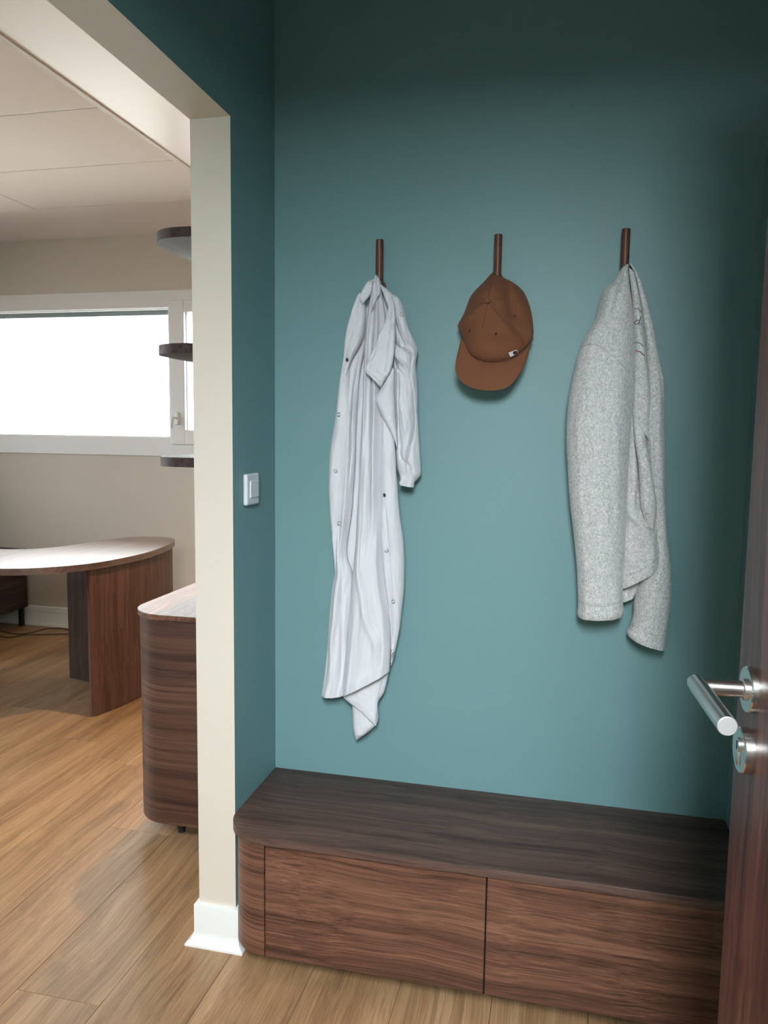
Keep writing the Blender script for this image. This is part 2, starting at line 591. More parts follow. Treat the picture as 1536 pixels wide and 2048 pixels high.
def cloth_panel(name, Lc, Rc, base, bulge, mat, parent, nu=44, nv=120, back=0.012, ridges=(), wr=0.0, wrf=(7, 9), seed=0, kw=0.5, pq=(2.2, 1.7), hem=0.0):
    """A hanging piece of cloth: a closed, rounded fold between a left and a right edge curve (x, z).
    base = distance of both edges from the wall, bulge = how far the middle stands out further,
    ridges = [(table v->u, half width in u, height, (v0, v1))] pleats and creases."""
    p = off(parent)
    Ls, Rs = resample(Lc, nv), resample(Rc, nv)
    bm = bmesh.new()
    F, B = [], []
    for j in range(nv):
        v = j / (nv - 1)
        l, r = Ls[j], Rs[j]
        wd = (r - l).length
        bl = min(lerp_tab(bulge, v), kw * wd)
        bs = lerp_tab(base, v)
        fr, br = [], []
        for i in range(nu + 1):
            u = i / nu
            ue = 0.5 - 0.5 * math.cos(math.pi * u)
            ue = 0.45 * ue + 0.55 * u
            q = l.lerp(r, ue)
            pr = max(0.0, 1 - abs(2 * ue - 1) ** pq[0]) ** (1 / pq[1])
            d = bs + bl * pr
            edge = min(1.0, min(ue, 1 - ue) / 0.10)
            for tab, w, h, (v0, v1) in ridges:
                if v < v0 - 0.06 or v > v1 + 0.06:
                    continue
                fade = min(1, max(0, (v - v0 + 0.06) / 0.12)) * min(1, max(0, (v1 + 0.06 - v) / 0.12))
                t = (ue - lerp_tab(tab, v)) / w
                if w < 0:            # step: everything right of the line is raised
                    t = -t
                    d += h * fade * edge / (1 + math.exp(-max(-30, min(30, 6 * t))))
                else:
                    d += h * fade * edge * (math.exp(-t * t) if h > 0 else math.exp(-1.7 * abs(t)))
            if wr:
                nz = noise.noise(Vector((ue * wrf[0] * max(wd, 0.02) * 10, v * wrf[1], seed))) + 0.5 * noise.noise(Vector((ue * wrf[0] * 22 * max(wd, .02), v * wrf[1] * 2.3, seed + 5)))
                d += wr * nz * edge
            if hem and v > 1 - hem:
                d += 0.0022 * edge
            fr.append(bm.verts.new((q.x - p.x, -d - p.y, q.y - p.z)))
            if i in (0, nu):
                br.append(fr[-1])
            else:
                br.append(bm.verts.new((q.x - p.x, -max(0.004, bs - back * pr) - p.y, q.y - p.z)))
        F.append(fr); B.append(br)
    for j in range(nv - 1):
        for i in range(nu):
            bm.faces.new((F[j][i], F[j][i + 1], F[j + 1][i + 1], F[j + 1][i]))
            a = [B[j][i], B[j + 1][i], B[j + 1][i + 1], B[j][i + 1]]
            bm.faces.new(a)
    for j in (0, nv - 1):
        for i in range(nu):
            f = [F[j][i], F[j][i + 1], B[j][i + 1], B[j][i]]
            f2 = []
            for v in f:
                if v not in f2:
                    f2.append(v)
            if len(f2) > 2:
                bm.faces.new(f2)
    o = link(name, bm, mat, parent, True)
    o.data.set_sharp_from_angle(angle=math.radians(60))
    return o


_bvh = {}


def surf(objs, parent, x, z, default=0.1, normal=False):
    """distance from the wall of the outermost cloth at (x, z)"""
    best = None
    p = off(parent)
    for o in objs:
        me = o.data
        if o.name not in _bvh:
            _bvh[o.name] = BVHTree.FromPolygons([v.co for v in me.vertices], [list(f.vertices) for f in me.polygons])
        bvh = _bvh[o.name]
        h = bvh.ray_cast(Vector((x - p.x, -1 - p.y, z - p.z)), Vector((0, 1, 0)))
        if h[0] is not None:
            y = h[0].y + p.y
            if best is None or y < best:
                best = y
                nrm_ = h[1]
    if normal:
        return (-best if best is not None else default), (Vector(nrm_) if best is not None else Vector((0, -1, 0)))
    return -best if best is not None else default


# ================================================================== THE SHELL
# floor: slab with oak planks running towards the back wall
floor = mbox('floor', (-4.7, -2.05, -0.06), (1.35, 2.6, -0.012), 'gap')
tag(floor, 'oak plank floor of entrance and office', kind='structure')
PW, PL = 0.22, 1.42
rnd = random.Random(4)
plank_me = {}


def plank(x0, x1, y0, y1):
    key = (round(x1 - x0, 3), round(y1 - y0, 3))
    if key not in plank_me:
        bm = bmesh.new()
        g = 0.0004
        box(bm, (-key[0] / 2 + g, -key[1] / 2 + g, -0.012), (key[0] / 2 - g, key[1] / 2 - g, 0.0), 0.0007, seg=1)
        me = bpy.data.meshes.new('plank')
        bm.to_mesh(me); bm.free()
        me.materials.append(M['oak'])
        plank_me[key] = me
    o = bpy.data.objects.new('plank', plank_me[key])
    COL.objects.link(o)
    o.location = ((x0 + x1) / 2, (y0 + y1) / 2, 0)
    o.parent = floor


nx0 = -21
for k in range(nx0, 6):
    x0, x1 = k * PW, (k + 1) * PW
    x1 = min(x1, 1.30)
    if k == -2:
        s = -0.55
    else:
        s = rnd.uniform(-0.5, 0.9)
        if k == -1: s = 0.42
        if k == -3: s = 0.18
    y = s - 3 * PL
    while y < 2.5:
        a, b = max(y, -2.04), min(y + PL, 2.52)
        if b - a > 0.02:
            plank(x0, x1, a, b)
        y += PL

# partition: return wall beside the bench, header over the wide opening, nib by the entrance door
bm = bmesh.new()
box(bm, (-T, -WD, 0), (0, YW + 0.1, 2.75))
box(bm, (-T, -1.62, H0), (0, -WD + 0.0005, 2.75))
box(bm, (-T, -1.90, 0), (0, -1.62, 2.75))
wl = link('wall_left', bm, ['cream', 'teal'])
for f in wl.data.polygons:
    if f.normal.x > 0.9:
        f.material_index = 1
tag(wl, 'partition with wide cased opening, teal towards the entrance and cream in the reveal', kind='structure')

wb = mbox('wall_back', (0, 0, 0), (W + 0.1, 0.10, 2.75), 'teal')
tag(wb, 'teal back wall of the coat niche', kind='structure')
wr_ = mbox('wall_right', (W, -1.90, 0), (W + 0.1, 0.0, 2.75), 'teal')
tag(wr_, 'teal side wall behind the open door', kind='structure')
bm = bmesh.new()
box(bm, (-4.7, -2.02, 0), (0.16, -1.90, 2.75))
box(bm, (1.06, -2.02, 0), (1.40, -1.90, 2.75))
box(bm, (0.16, -2.02, 2.06), (1.06, -1.90, 2.75))
box(bm, (0.16, -2.02, 2.75), (1.06, -1.90, 3.5))
box(bm, (-0.4, -2.02, 2.75), (0.16, -1.90, 3.5))
box(bm, (1.06, -2.02, 2.75), (2.2, -1.90, 3.5))
box(bm, (1.40, -2.02, 0), (2.2, -1.90, 2.75))
wf = link('wall_front', bm, 'teal')
tag(wf, 'entrance wall with the doorway to outside', kind='structure')

# entrance lobby behind the camera, with an unseen window added around the area light
bm = bmesh.new()
box(bm, (-0.5, -3.37, 0), (0.64, -3.25, 3.5))
box(bm, (1.34, -3.37, 0), (2.2, -3.25, 3.5))
box(bm, (0.64, -3.37, 0), (1.34, -3.25, 1.90))
box(bm, (0.64, -3.37, 3.42), (1.34, -3.25, 3.5))
box(bm, (-0.5, -3.25, 0), (-0.4, -2.02, 3.5))
box(bm, (2.1, -3.25, 0), (2.2, -2.02, 3.5))
wlb = link('wall_lobby', bm, 'cream')
tag(wlb, 'cream walls of the entrance lobby', kind='structure')
tag(mbox('ceiling_lobby', (-0.5, -3.37, 3.5), (2.2, -1.90, 3.6), 'plaster'), 'white lobby ceiling', kind='structure')
tag(mbox('floor_lobby', (-0.5, -3.37, -0.06), (2.2, -2.05, -0.002), 'mat'), 'grey entrance matting in the lobby', kind='structure')
w3 = thing('added_window_3', 'tall unseen lobby window added for the light from behind', None)
w3['kind'] = 'structure'
bm = bmesh.new()
for (a, b) in (((0.64, -3.34, 1.90), (0.68, -3.27, 3.42)), ((1.30, -3.34, 1.90), (1.34, -3.27, 3.42)), ((0.68, -3.34, 1.90), (1.30, -3.27, 1.94)), ((0.68, -3.34, 3.38), (1.30, -3.27, 3.42))):
    box(bm, a, b, 0.003)
link('window_frame', bm, 'pvc', w3)
mbox('pane', (0.68, -3.31, 1.94), (1.30, -3.304, 3.38), 'glass', w3)

# office walls
WX0, WX1, WZ0, WZ1 = -3.62, -0.56, 1.156, 2.178
bm = bmesh.new()
box(bm, (-4.7, YW, 0), (0, YW + 0.12, WZ0))
box(bm, (-4.7, YW, WZ1), (0, YW + 0.12, 2.75))
box(bm, (-4.7, YW, WZ0), (WX0, YW + 0.12, WZ1))
box(bm, (WX1, YW, WZ0), (0, YW + 0.12, WZ1))
ww = link('wall_window', bm, 'greige')
tag(ww, 'greige office wall with the long window', kind='structure')
bm = bmesh.new()
box(bm, (-4.72, -2.02, 0), (-4.6, 2.56, 0.8))
box(bm, (-4.72, -2.02, 2.2), (-4.6, 2.56, 2.75))
box(bm, (-4.72, -2.02, 0.8), (-4.6, -1.0, 2.2))
box(bm, (-4.72, 1.4, 0.8), (-4.6, 2.56, 2.2))
ws = link('wall_side', bm, 'greige')
tag(ws, 'far office side wall with an added window', kind='structure')

# ceilings
ce = mbox('ceiling_entrance', (0, -2.02, 2.70), (1.40, 0.1, 2.80), 'plaster')
tag(ce, 'white ceiling over the entrance niche', kind='structure')
bm = bmesh.new()
XG, YG = -0.945, 1.826          # inner edges of the plasterboard border
box(bm, (-4.72, -2.02, CZ + 0.03), (0, 2.56, CZ + 0.10))
box(bm, (XG + 0.012, -2.02, CZ), (-T + 0.001, YW + 0.01, CZ + 0.032))
box(bm, (-4.72, YG + 0.004, CZ), (XG + 0.012, YW + 0.01, CZ + 0.032))
cl = link('ceiling', bm, 'plaster')
tag(cl, 'office ceiling of square-edged boards inside a plaster border', kind='structure')
TW, TL = 0.5755, 1.155
tile_me = None
for i in range(4):
    for j in range(7):
        x1 = XG - i * TL
        y1 = YG - j * TW
        x0, y0 = x1 - TL, y1 - TW
        x0 = max(x0, -4.6)
        if x1 - x0 < 0.05 or y0 < -2.4:
            continue
        mbox('ceiling_tile', (x0 + 0.006, max(y0, -1.9) + 0.005, CZ + 0.002), (x1 - 0.006, y1 - 0.005, CZ + 0.02), 'tile', cl, bev=0.002)
for j in range(1, 7):
    y = YG - j * TW
    if y > -1.9:
        mbox('ceiling_rail', (-4.6, y - 0.008, CZ + 0.0035), (XG, y + 0.008, CZ + 0.028), 'rail', cl)
for i in range(0, 4):
    x = XG - i * TL
    w_ = 0.013 if i == 0 else 0.008
    mbox('ceiling_rail', (x - w_, -1.9, CZ + 0.003 if i else CZ - 0.002), (x + w_, YG, CZ + 0.028), 'rail', cl)
# raised outer lip of the perimeter channel
mbox('ceiling_rail', (XG + 0.010, -1.9, CZ - 0.006), (XG + 0.017, YG, CZ + 0.01), 'rail', cl)

# ------------------------------------------------------------------ window
win = thing('window_1', 'long white framed window glowing with daylight', None)
win['kind'] = 'structure'
if 'category' in win: del win['category']


def frame_ring(bm, x0, x1, z0, z1, wl_, wr2, wb_, wt_, y0, y1, bev=0.003):
    box(bm, (x0, y0, z0), (x0 + wl_, y1, z1), bev)
    box(bm, (x1 - wr2, y0, z0), (x1, y1, z1), bev)
    box(bm, (x0 + wl_, y0, z0), (x1 - wr2, y1, z0 + wb_), bev)
    box(bm, (x0 + wl_, y0, z1 - wt_), (x1 - wr2, y1, z1), bev)


bm = bmesh.new()
frame_ring(bm, WX0, WX1, WZ0, WZ1, 0.08, 0.06, 0.118, 0.104, YW - 0.012, YW + 0.09)
box(bm, (-1.642, YW - 0.0115, WZ0 + 0.118), (-1.56, YW + 0.089, WZ1 - 0.104), 0.003)
link('window_frame', bm, 'pvc', win)
bm = bmesh.new()
frame_ring(bm, -1.622, -0.60, 1.232, 2.112, 0.094, 0.094, 0.09, 0.07, YW - 0.030, YW + 0.05, 0.004)
sash = link('window_sash', bm, 'pvc', win)
mbox('glazing_bead', (-3.54, YW + 0.02, 1.274), (-1.642, YW + 0.05, 1.280), 'pvc', win)
mbox('pane', (-3.545, YW + 0.055, 1.27), (-1.638, YW + 0.061, 2.08), 'glass', win)
mbox('pane', (-1.535, YW + 0.012, 1.315), (-0.69, YW + 0.018, 2.05), 'glass', win)
mbox('sash_gasket', (-1.530, YW + 0.0, 1.32), (-1.5265, YW + 0.012, 2.045), 'black', win)
mbox('roller_shutter', (-3.6, YW + 0.095, 2.045), (-0.6, YW + 0.115, 2.18), 'shutter', win)
h = bmesh.new()
box(h, (-1.588, YW - 0.043, 1.352), (-1.566, YW - 0.028, 1.432), 0.006)
hp = link('window_handle', h, 'pvc', win)
bm = bmesh.new()
tube(bm, [(-1.577, YW - 0.04, 1.392), (-1.577, YW - 0.065, 1.396), (-1.582, YW - 0.072, 1.398), (-1.592, YW - 0.072, 1.388), (-1.597, YW - 0.070, 1.36), (-1.596, YW - 0.068, 1.33)], [0.007, 0.007, 0.008, 0.008, 0.007, 0.005], 10)
link('handle_lever', bm, 'pvc', hp, True)

w2 = thing('added_window_2', 'unseen side window added to fill the office with light', None)  # out of view, added as a fill light source for the office
w2['kind'] = 'structure'
bm = bmesh.new()
for (a, b) in (((-4.69, -1.0, 0.8), (-4.62, -0.93, 2.2)), ((-4.69, 1.33, 0.8), (-4.62, 1.4, 2.2)), ((-4.69, -0.93, 0.8), (-4.62, 1.33, 0.87)), ((-4.69, -0.93, 2.13), (-4.62, 1.33, 2.2)), ((-4.69, 0.16, 0.87), (-4.62, 0.24, 2.13))):
    box(bm, a, b, 0.003)
link('window_frame', bm, 'pvc', w2)
mbox('pane', (-4.66, -0.93, 0.87), (-4.654, 0.16, 2.13), 'glass', w2)
mbox('pane', (-4.66, 0.24, 0.87), (-4.654, 1.33, 2.13), 'glass', w2)

# ------------------------------------------------------------------ baseboards
def baseboard_profile(path_fn, prof, name, mat):
    """prof = [(offset, z)], path_fn(offset) -> list of plan points"""
    bm = bmesh.new()
    rows = [[bm.verts.new((x, y, z)) for x, y in path_fn(o)] for o, z in prof]
    for A, B in zip(rows, rows[1:]):
        for k in range(len(A) - 1):
            bm.faces.new((A[k], A[k + 1], B[k + 1], B[k]))
    return link(name, bm, mat)


bj = baseboard_profile(lambda o: [(-T - o, 0.10), (-T - o, -WD - o), (o, -WD - o), (o, -WD + 0.04)],
                       [(0, 0.108), (0.009, 0.1075), (0.0105, 0.105), (0.0105, 0.034), (0.012, 0.024), (0.017, 0.014), (0.026, 0.008), (0.029, 0.005), (0.029, 0.0)], 'baseboard_opening', 'white')
auto_smooth(bj, 40)
tag(bj, 'white skirting with flared foot round the end of the partition', kind='structure')
bwn = baseboard_profile(lambda o: [(-4.6, YW - o), (-T, YW - o)],
                        [(0, 0.133), (0.010, 0.132), (0.012, 0.129), (0.012, 0.100), (0.009, 0.097), (0.009, 0.022), (0.013, 0.018), (0.014, 0.0)], 'baseboard_window', 'white')
tag(bwn, 'white skirting along the window wall', kind='structure')

# ground outdoors
g = mbox('ground_outdoors', (-40, -40, -0.30), (40, 40, -0.10), 'ground')
tag(g, 'pale gravel outside the building', kind='structure')

# ------------------------------------------------------------------ recessed warm downlight in the border of the office ceiling
def downlight(x, y, label):
    t = thing('ceiling_downlight', label, 'lamp', (x, y, CZ), 'office downlights')
    bm = bmesh.new()
    torus(bm, (x, y, CZ - 0.003), (0, 0, 1), 0.045, 0.006, t, 32, 8)
    link('trim_ring', bm, 'white', t, True)
    if M['lamp'] is None:
        mt, nt, b = new_mat('warm_lamp_face')
        b.inputs['Emission Color'].default_value = (1.0, 0.72, 0.42, 1)
        b.inputs['Emission Strength'].default_value = 12
        M['lamp'] = mt
    bm = bmesh.new()
    lathe(bm, [(0.0, -0.002), (0.042, -0.002), (0.042, 0.0), (0, 0.0)], (x, y, CZ), (0, 0, 1), 24, t)
    link('lamp_face', bm, M['lamp'], t)
    l = bpy.data.lights.new('downlight_beam', 'SPOT')
    l.energy = 150
    l.color = (1.0, 0.72, 0.38)
    l.spot_size = math.radians(105)
    l.spot_blend = 0.8
    l.shadow_soft_size = 0.04
    lo = bpy.data.objects.new('downlight_beam', l)
    COL.objects.link(lo)
    lo.parent = t
    lo.location = (0, 0, -0.012)
    return t


downlight(-0.50, 0.97, 'warm recessed downlight in the plaster border above the sideboard')

# ================================================================== BENCH
bench = thing('bench', 'low walnut storage bench with rounded corner under the coat hooks', 'bench', (0.6, -0.19, 0))
BD, R0 = 0.378, 0.105
bm = bmesh.new()
out = [(0.001, -0.002), (0.001, -BD + R0)] + arc(0.001 + R0, -BD + R0, R0, 180, 270, 16)[1:] + [(W - 0.001, -BD), (W - 0.001, -0.002)]
prism(bm, out, HB - 0.0195, HB, bench, 0.0015)
auto_smooth(link('bench_top', bm, 'walnut_top', bench), 30)
IN = 0.012
ZB0, ZB1 = 0.055, HB - 0.0195
# curved corner panel
xs = 0.1125
def corner_shell(inset, x_end, y_in, th=0.018):
    r = R0 - inset + 0.001
    cx, cy = 0.001 + R0, -BD + R0
    o_ = [(cx - r, -0.004)] + arc(cx, cy, r, 180, 270, 18) + [(x_end, cy - r)]
    i_ = [(x_end, cy - r + th)] + arc(cx, cy, r - th, 270, 180, 18) + [(cx - r + th, -0.004)]
    return o_ + i_
bm = bmesh.new()
prism(bm, corner_shell(IN, xs, 0), ZB0, ZB1 - 0.0005, bench)
auto_smooth(link('corner_panel', bm, 'walnut_h', bench), 30)
yf = -BD + IN - 0.001
mbox('drawer_front', (xs + 0.003, yf, ZB0), (0.6435, yf + 0.018, ZB1 - 0.002), 'walnut_x', bench, bev=0.0008)
mbox('drawer_front', (0.6470, yf, ZB0), (W - 0.003, yf + 0.018, ZB1 - 0.002), 'walnut_x', bench, bev=0.0008)
bm = bmesh.new()
box(bm, (0.07, yf + 0.0195, ZB0 + 0.006), (W - 0.002, -0.004, ZB1 - 0.001), 0, bench)
link('carcass', bm, 'gap', bench)
mbox('plinth', (0.10, yf + 0.075, 0.0), (W - 0.01, -0.01, ZB0 + 0.008), 'black', bench)

# ================================================================== HOOKS
HX = [0.299, 0.601, 0.904]
HLAB = ['dark walnut dowel hook with the white coat hanging on it', 'walnut dowel hook with the brown cap hanging on it', 'dark walnut dowel hook with the grey fleece hanging on it']
for x, lb in zip(HX, HLAB):
    zt = 1.818
    hk = thing('coat_hook', lb, 'hook', (x, 0, zt - 0.08), 'dowel coat hooks')
    bm = bmesh.new()
    lathe(bm, [(0, 0.0), (0.0086, 0.0), (0.0098, -0.0012), (0.0098, -0.149), (0.0086, -0.15), (0, -0.15)], (x, -0.034, zt), (0, 0, 1), 28, hk)
    auto_smooth(link('peg', bm, 'peg', hk), 40)
    bm = bmesh.new()
    lathe(bm, [(0, -0.03), (0.007, -0.03), (0.007, 0.0), (0.011, 0.0), (0.011, 0.002), (0.0, 0.002)], (x, -0.002, zt - 0.11), (0, 1, 0), 20, hk)
    link('wall_stub', bm, 'peg', hk, False)

# ================================================================== WHITE COAT
coat = thing('lab_coat', 'long white coat with snap buttons hanging from the walnut hook left of the cap', 'coat', (0.30, 0, 0.64))
CM = 'white_cloth'
cp = []
def cpan(name, L, R, base, bulge, **k):
    o = cloth_panel(name, L, R, base, bulge, CM, coat, **k)
    cp.append(o)
    return o

cpan('lining', [(0.283,1.704),(0.261,1.611),(0.244,1.476),(0.217,1.303),(0.201,1.055),(0.206,0.911),(0.226,0.693)],
     [(0.302,1.7),(0.335,1.61),(0.348,1.442),(0.348,1.201),(0.343,0.991),(0.342,0.812),(0.333,0.702)], 0.020, 0.006, back=0.008, wr=0.004)
cpan('left_front', [(0.264,1.669),(0.244,1.609),(0.222,1.509),(0.206,1.372),(0.197,1.163),(0.192,1.039),(0.19,0.953),(0.182,0.907),(0.175,0.823),(0.167,0.713),(0.154,0.608)],
     [(0.285,1.662),(0.272,1.575),(0.252,1.481),(0.245,1.359),(0.242,1.252),(0.238,1.171),(0.235,1.119),(0.222,1.026),(0.225,0.987),(0.238,0.946),(0.235,0.845),(0.225,0.734),(0.217,0.612)],
     [(0, .035), (.3, .045), (1, .048)], [(0, .03), (.3, .045), (.7, .03), (1, .024)], back=0.02, wr=0.006, hem=0.03,
     ridges=[([(0.2, .7), (.55, .62), (.75, .45)], .16, .012, (.25, .8)), ([(.6, .5), (1, .85)], .10, -.012, (.6, .95)), ([(.3, .3), (.6, .35)], .08, -.010, (.32, .6)), ([(.15, .75), (.42, .80)], .06, -.016, (.16, .4)), ([(.62, .3), (.95, .35)], .12, .008, (.65, .95))])
cpan('left_placket', [(0.215,1.515),(0.203,1.458),(0.193,1.372),(0.179,1.285),(0.175,1.233),(0.174,1.18),(0.176,1.129),(0.182,1.04),(0.191,0.95)],
     [(0.231,1.508),(0.228,1.441),(0.231,1.338),(0.222,1.251),(0.217,1.181),(0.21,1.111),(0.201,1.047),(0.194,0.95)],
     [(0, .062), (.5, .060), (1, .050)], 0.030, back=0.006, nu=26, wr=0.003, seed=3)
cpan('left_lapel', [(0.267,1.674),(0.257,1.674),(0.239,1.628),(0.224,1.575),(0.217,1.515),(0.205,1.454),(0.199,1.396)],
     [(0.27,1.67),(0.275,1.64),(0.273,1.587),(0.263,1.554),(0.235,1.504),(0.219,1.45),(0.201,1.393)],
     [(0, .080), (.5, .074), (1, .062)], 0.024, back=0.006, nu=30, nv=90, wr=0.004, seed=9, pq=(7, 2), ridges=[(.35, .15, -.006, (.1, .9))])
cpan('back_panel', [(0.298,1.725),(0.286,1.681),(0.276,1.625),(0.269,1.558),(0.268,1.508),(0.266,1.406),(0.264,1.355),(0.259,1.269),(0.256,1.165),(0.253,1.113),(0.25,1.042),(0.243,0.953),(0.236,0.847),(0.226,0.719),(0.219,0.618)],
     [(0.308,1.706),(0.32,1.64),(0.326,1.574),(0.323,1.507),(0.323,1.424),(0.325,1.339),(0.324,1.236),(0.323,1.133),(0.321,1.047),(0.328,0.942),(0.34,0.871),(0.348,0.783),(0.347,0.695)],
     [(0, .07), (.12, .06), (.6, .058), (1, .062)], [(0, .02), (.15, .04), (.5, .05), (1, .036)], back=0.03, nu=80, nv=190, wr=0.006, wrf=(3.5, 5), hem=0.03,
     ridges=[([(.05, .25), (.35, .2)], .07, .012, (.05, .38)), ([(.05, .48), (.35, .45)], .05, -.020, (.04, .36)), ([(.05, .66), (.3, .7)], .07, .012, (.05, .3)),
             ([(.25, .65), (.6, .75)], .10, .012, (.25, .6)), ([(.3, .45), (.66, .5)], .09, -.011, (.3, .62)),
             ([(.66, .30), (.78, .55), (.92, .86)], .035, -.006, (.66, .95)), ([(.66, .22), (.78, .44), (.92, .72)], .08, .007, (.68, .95)), ([(.7, .9), (1, .97)], .08, .01, (.6, .9))])
cpan('right_front', [(0.319,1.38),(0.321,1.339),(0.321,1.236),(0.32,1.149),(0.317,1.107),(0.316,1.045),(0.323,0.949),(0.338,0.85),(0.345,0.771),(0.347,0.717)],
     [(0.344,1.38),(0.351,1.339),(0.356,1.271),(0.359,1.22),(0.363,1.185),(0.369,1.116),(0.379,1.038),(0.381,0.932),(0.375,0.861),(0.37,0.81),(0.36,0.754),(0.349,0.706)],
     [(0, .075), (.3, .07), (.6, .052), (1, .048)], [(0, .02), (.5, .035), (1, .02)], back=0.02, nu=40, wr=0.003, seed=4,
     ridges=[([(.3, .35), (.6, .45), (.9, .5)], .1, -.007, (.4, .9)), ([(.3, .2), (.6, .25), (.9, .3)], .1, .006, (.5, .9))])
cpan('right_facing', [(0.346,1.488),(0.322,1.439),(0.308,1.415),(0.314,1.39),(0.326,1.365),(0.345,1.332),(0.358,1.308),(0.363,1.292)],
     [(0.354,1.488),(0.356,1.439),(0.357,1.406),(0.359,1.372),(0.362,1.346),(0.364,1.322),(0.365,1.306),(0.366,1.289)],
     0.092, 0.016, back=0.004, nu=24, nv=70, wr=0.002, seed=14)
cpan('right_lapel', [(0.337,1.66),(0.33,1.609),(0.312,1.56),(0.294,1.514),(0.284,1.48),(0.304,1.46),(0.323,1.442)],
     [(0.342,1.67),(0.354,1.634),(0.358,1.569),(0.356,1.517),(0.35,1.481),(0.339,1.461),(0.325,1.44)],
     [(0, .07), (.4, .098), (1, .112)], 0.012, back=0.004, nu=30, nv=80, wr=0.005, seed=21, pq=(8, 2), ridges=[([(0, .5), (.6, .75)], .12, -.008, (.1, .8))])
cpan('sleeve', [(0.306,1.703),(0.319,1.668),(0.337,1.608),(0.345,1.542),(0.344,1.481),(0.346,1.407),(0.354,1.292),(0.357,1.24),(0.363,1.22),(0.366,1.203)],
     [(0.311,1.701),(0.339,1.678),(0.362,1.658),(0.382,1.591),(0.405,1.541),(0.401,1.501),(0.407,1.441),(0.409,1.374),(0.417,1.272),(0.42,1.225),(0.413,1.209),(0.406,1.202)],
     [(0, .06), (.2, .05), (1, .05)], [(0, .02), (.3, .045), (1, .06)], back=0.03, nu=54, nv=150, wr=0.006, seed=31,
     ridges=[([(.15, .45), (.3, .6), (.38, .95)], .07, .010, (.15, .36)), ([(.30, .10), (.40, .85)], .08, -.022, (.30, .42)), ([(.36, .1), (.46, .7)], .08, .014, (.36, .46)), ([(.40, .1), (.50, .6)], .07, -.014, (.40, .5)), ([(.2, .35), (.34, .55)], .07, -.012, (.18, .32)),
             ([(.5, .85), (.7, .88), (.95, .45)], .05, -.016, (.55, .95)), ([(.5, .3), (.8, .25)], .08, -.009, (.5, .85)), ([(.55, .4), (.9, .4)], .2, .006, (.55, .9)), ([(.86, .2), (.93, .6)], .1, -.016, (.88, .96))])
cpan('cuff', [(0.369,1.205),(0.366,1.199),(0.367,1.193)], [(0.407,1.205),(0.405,1.196),(0.404,1.187)],
     0.062, 0.032, back=0.03, nu=40, nv=16, ridges=[(k / 9, .02, -.004, (0, 1)) for k in range(1, 9)])
cpan('collar', [(0.297,1.719),(0.279,1.696),(0.267,1.67),(0.268,1.657),(0.273,1.647)], [(0.303,1.72),(0.297,1.702),(0.295,1.682),(0.292,1.668),(0.277,1.649)],
     [(0, .06), (.3, .092), (1, .104)], 0.007, back=0.003, nu=24, nv=50, wr=0.003, seed=41, pq=(8, 2))
cpan('collar_stand', [(0.295,1.721),(0.293,1.702),(0.294,1.663),(0.292,1.624)], [(0.299,1.723),(0.31,1.711),(0.316,1.692),(0.316,1.676)],
     [(0, .06), (.4, .085), (1, .09)], 0.012, back=0.01, nu=30, nv=60, ridges=[([(0, .5), (1, .7)], .12, -.01, (.2, 1))])
cpan('lower_tail', [(0.229,0.66),(0.239,0.588),(0.242,0.532),(0.248,0.501),(0.252,0.488)], [(0.344,0.706),(0.33,0.633),(0.312,0.597),(0.31,0.54),(0.26,0.492)],
     0.042, 0.02, back=0.012, nu=40, nv=70, wr=0.0012, seed=51, hem=0.12)
cpan('hem_fold', [(0.223,0.661),(0.217,0.613),(0.246,0.587),(0.276,0.564),(0.308,0.538)], [(0.337,0.696),(0.323,0.655),(0.315,0.61),(0.313,0.573),(0.311,0.539)],
     0.056, 0.012, back=0.005, nu=40, nv=70, wr=0.0012, seed=55)
for s_, (x, z) in enumerate([(0.229,1.511),(0.207,1.371),(0.2,1.225),(0.204,1.085),(0.366,1.624),(0.355,1.308),(0.334,1.167),(0.339,1.022),(0.357,0.886),(0.363,0.76)]):
    d, nr_ = surf(cp, coat, x, z, normal=True)
    if nr_.y > 0:
        nr_ = -nr_
    nr_ = (nr_ + Vector((0, -0.8, 0))).normalized()
    c_ = Vector((x, -d, z)) + nr_ * 0.0012
    dark = s_ in (0, 5, 6)
    bm = bmesh.new()
    torus(bm, c_, nr_, 0.0043, 0.0011, coat, 18, 6)
    sn = link('snap', bm, 'snap', coat, True)
    bm = bmesh.new()
    lathe(bm, [(0, 0.0012), (0.0026, 0.0012), (0.0036, -0.001), (0, -0.001)], c_, nr_, 14, coat)
    sc_ = link('snap_core', bm, 'snap_dark' if dark else 'snap_core', coat, True)
    sc_.parent = sn
    sc_.location = (0, 0, 0)

# ================================================================== GREY FLEECE
jk = thing('fleece_jacket', 'grey melange fleece jacket hanging from the hook nearest the door', 'jacket', (0.90, 0, 0.80))
jp = []
def jpan(name, L, R, base, bulge, **k):
    o = cloth_panel(name, L, R, base, bulge, 'fleece', jk, **k)
    jp.append(o)
    return o

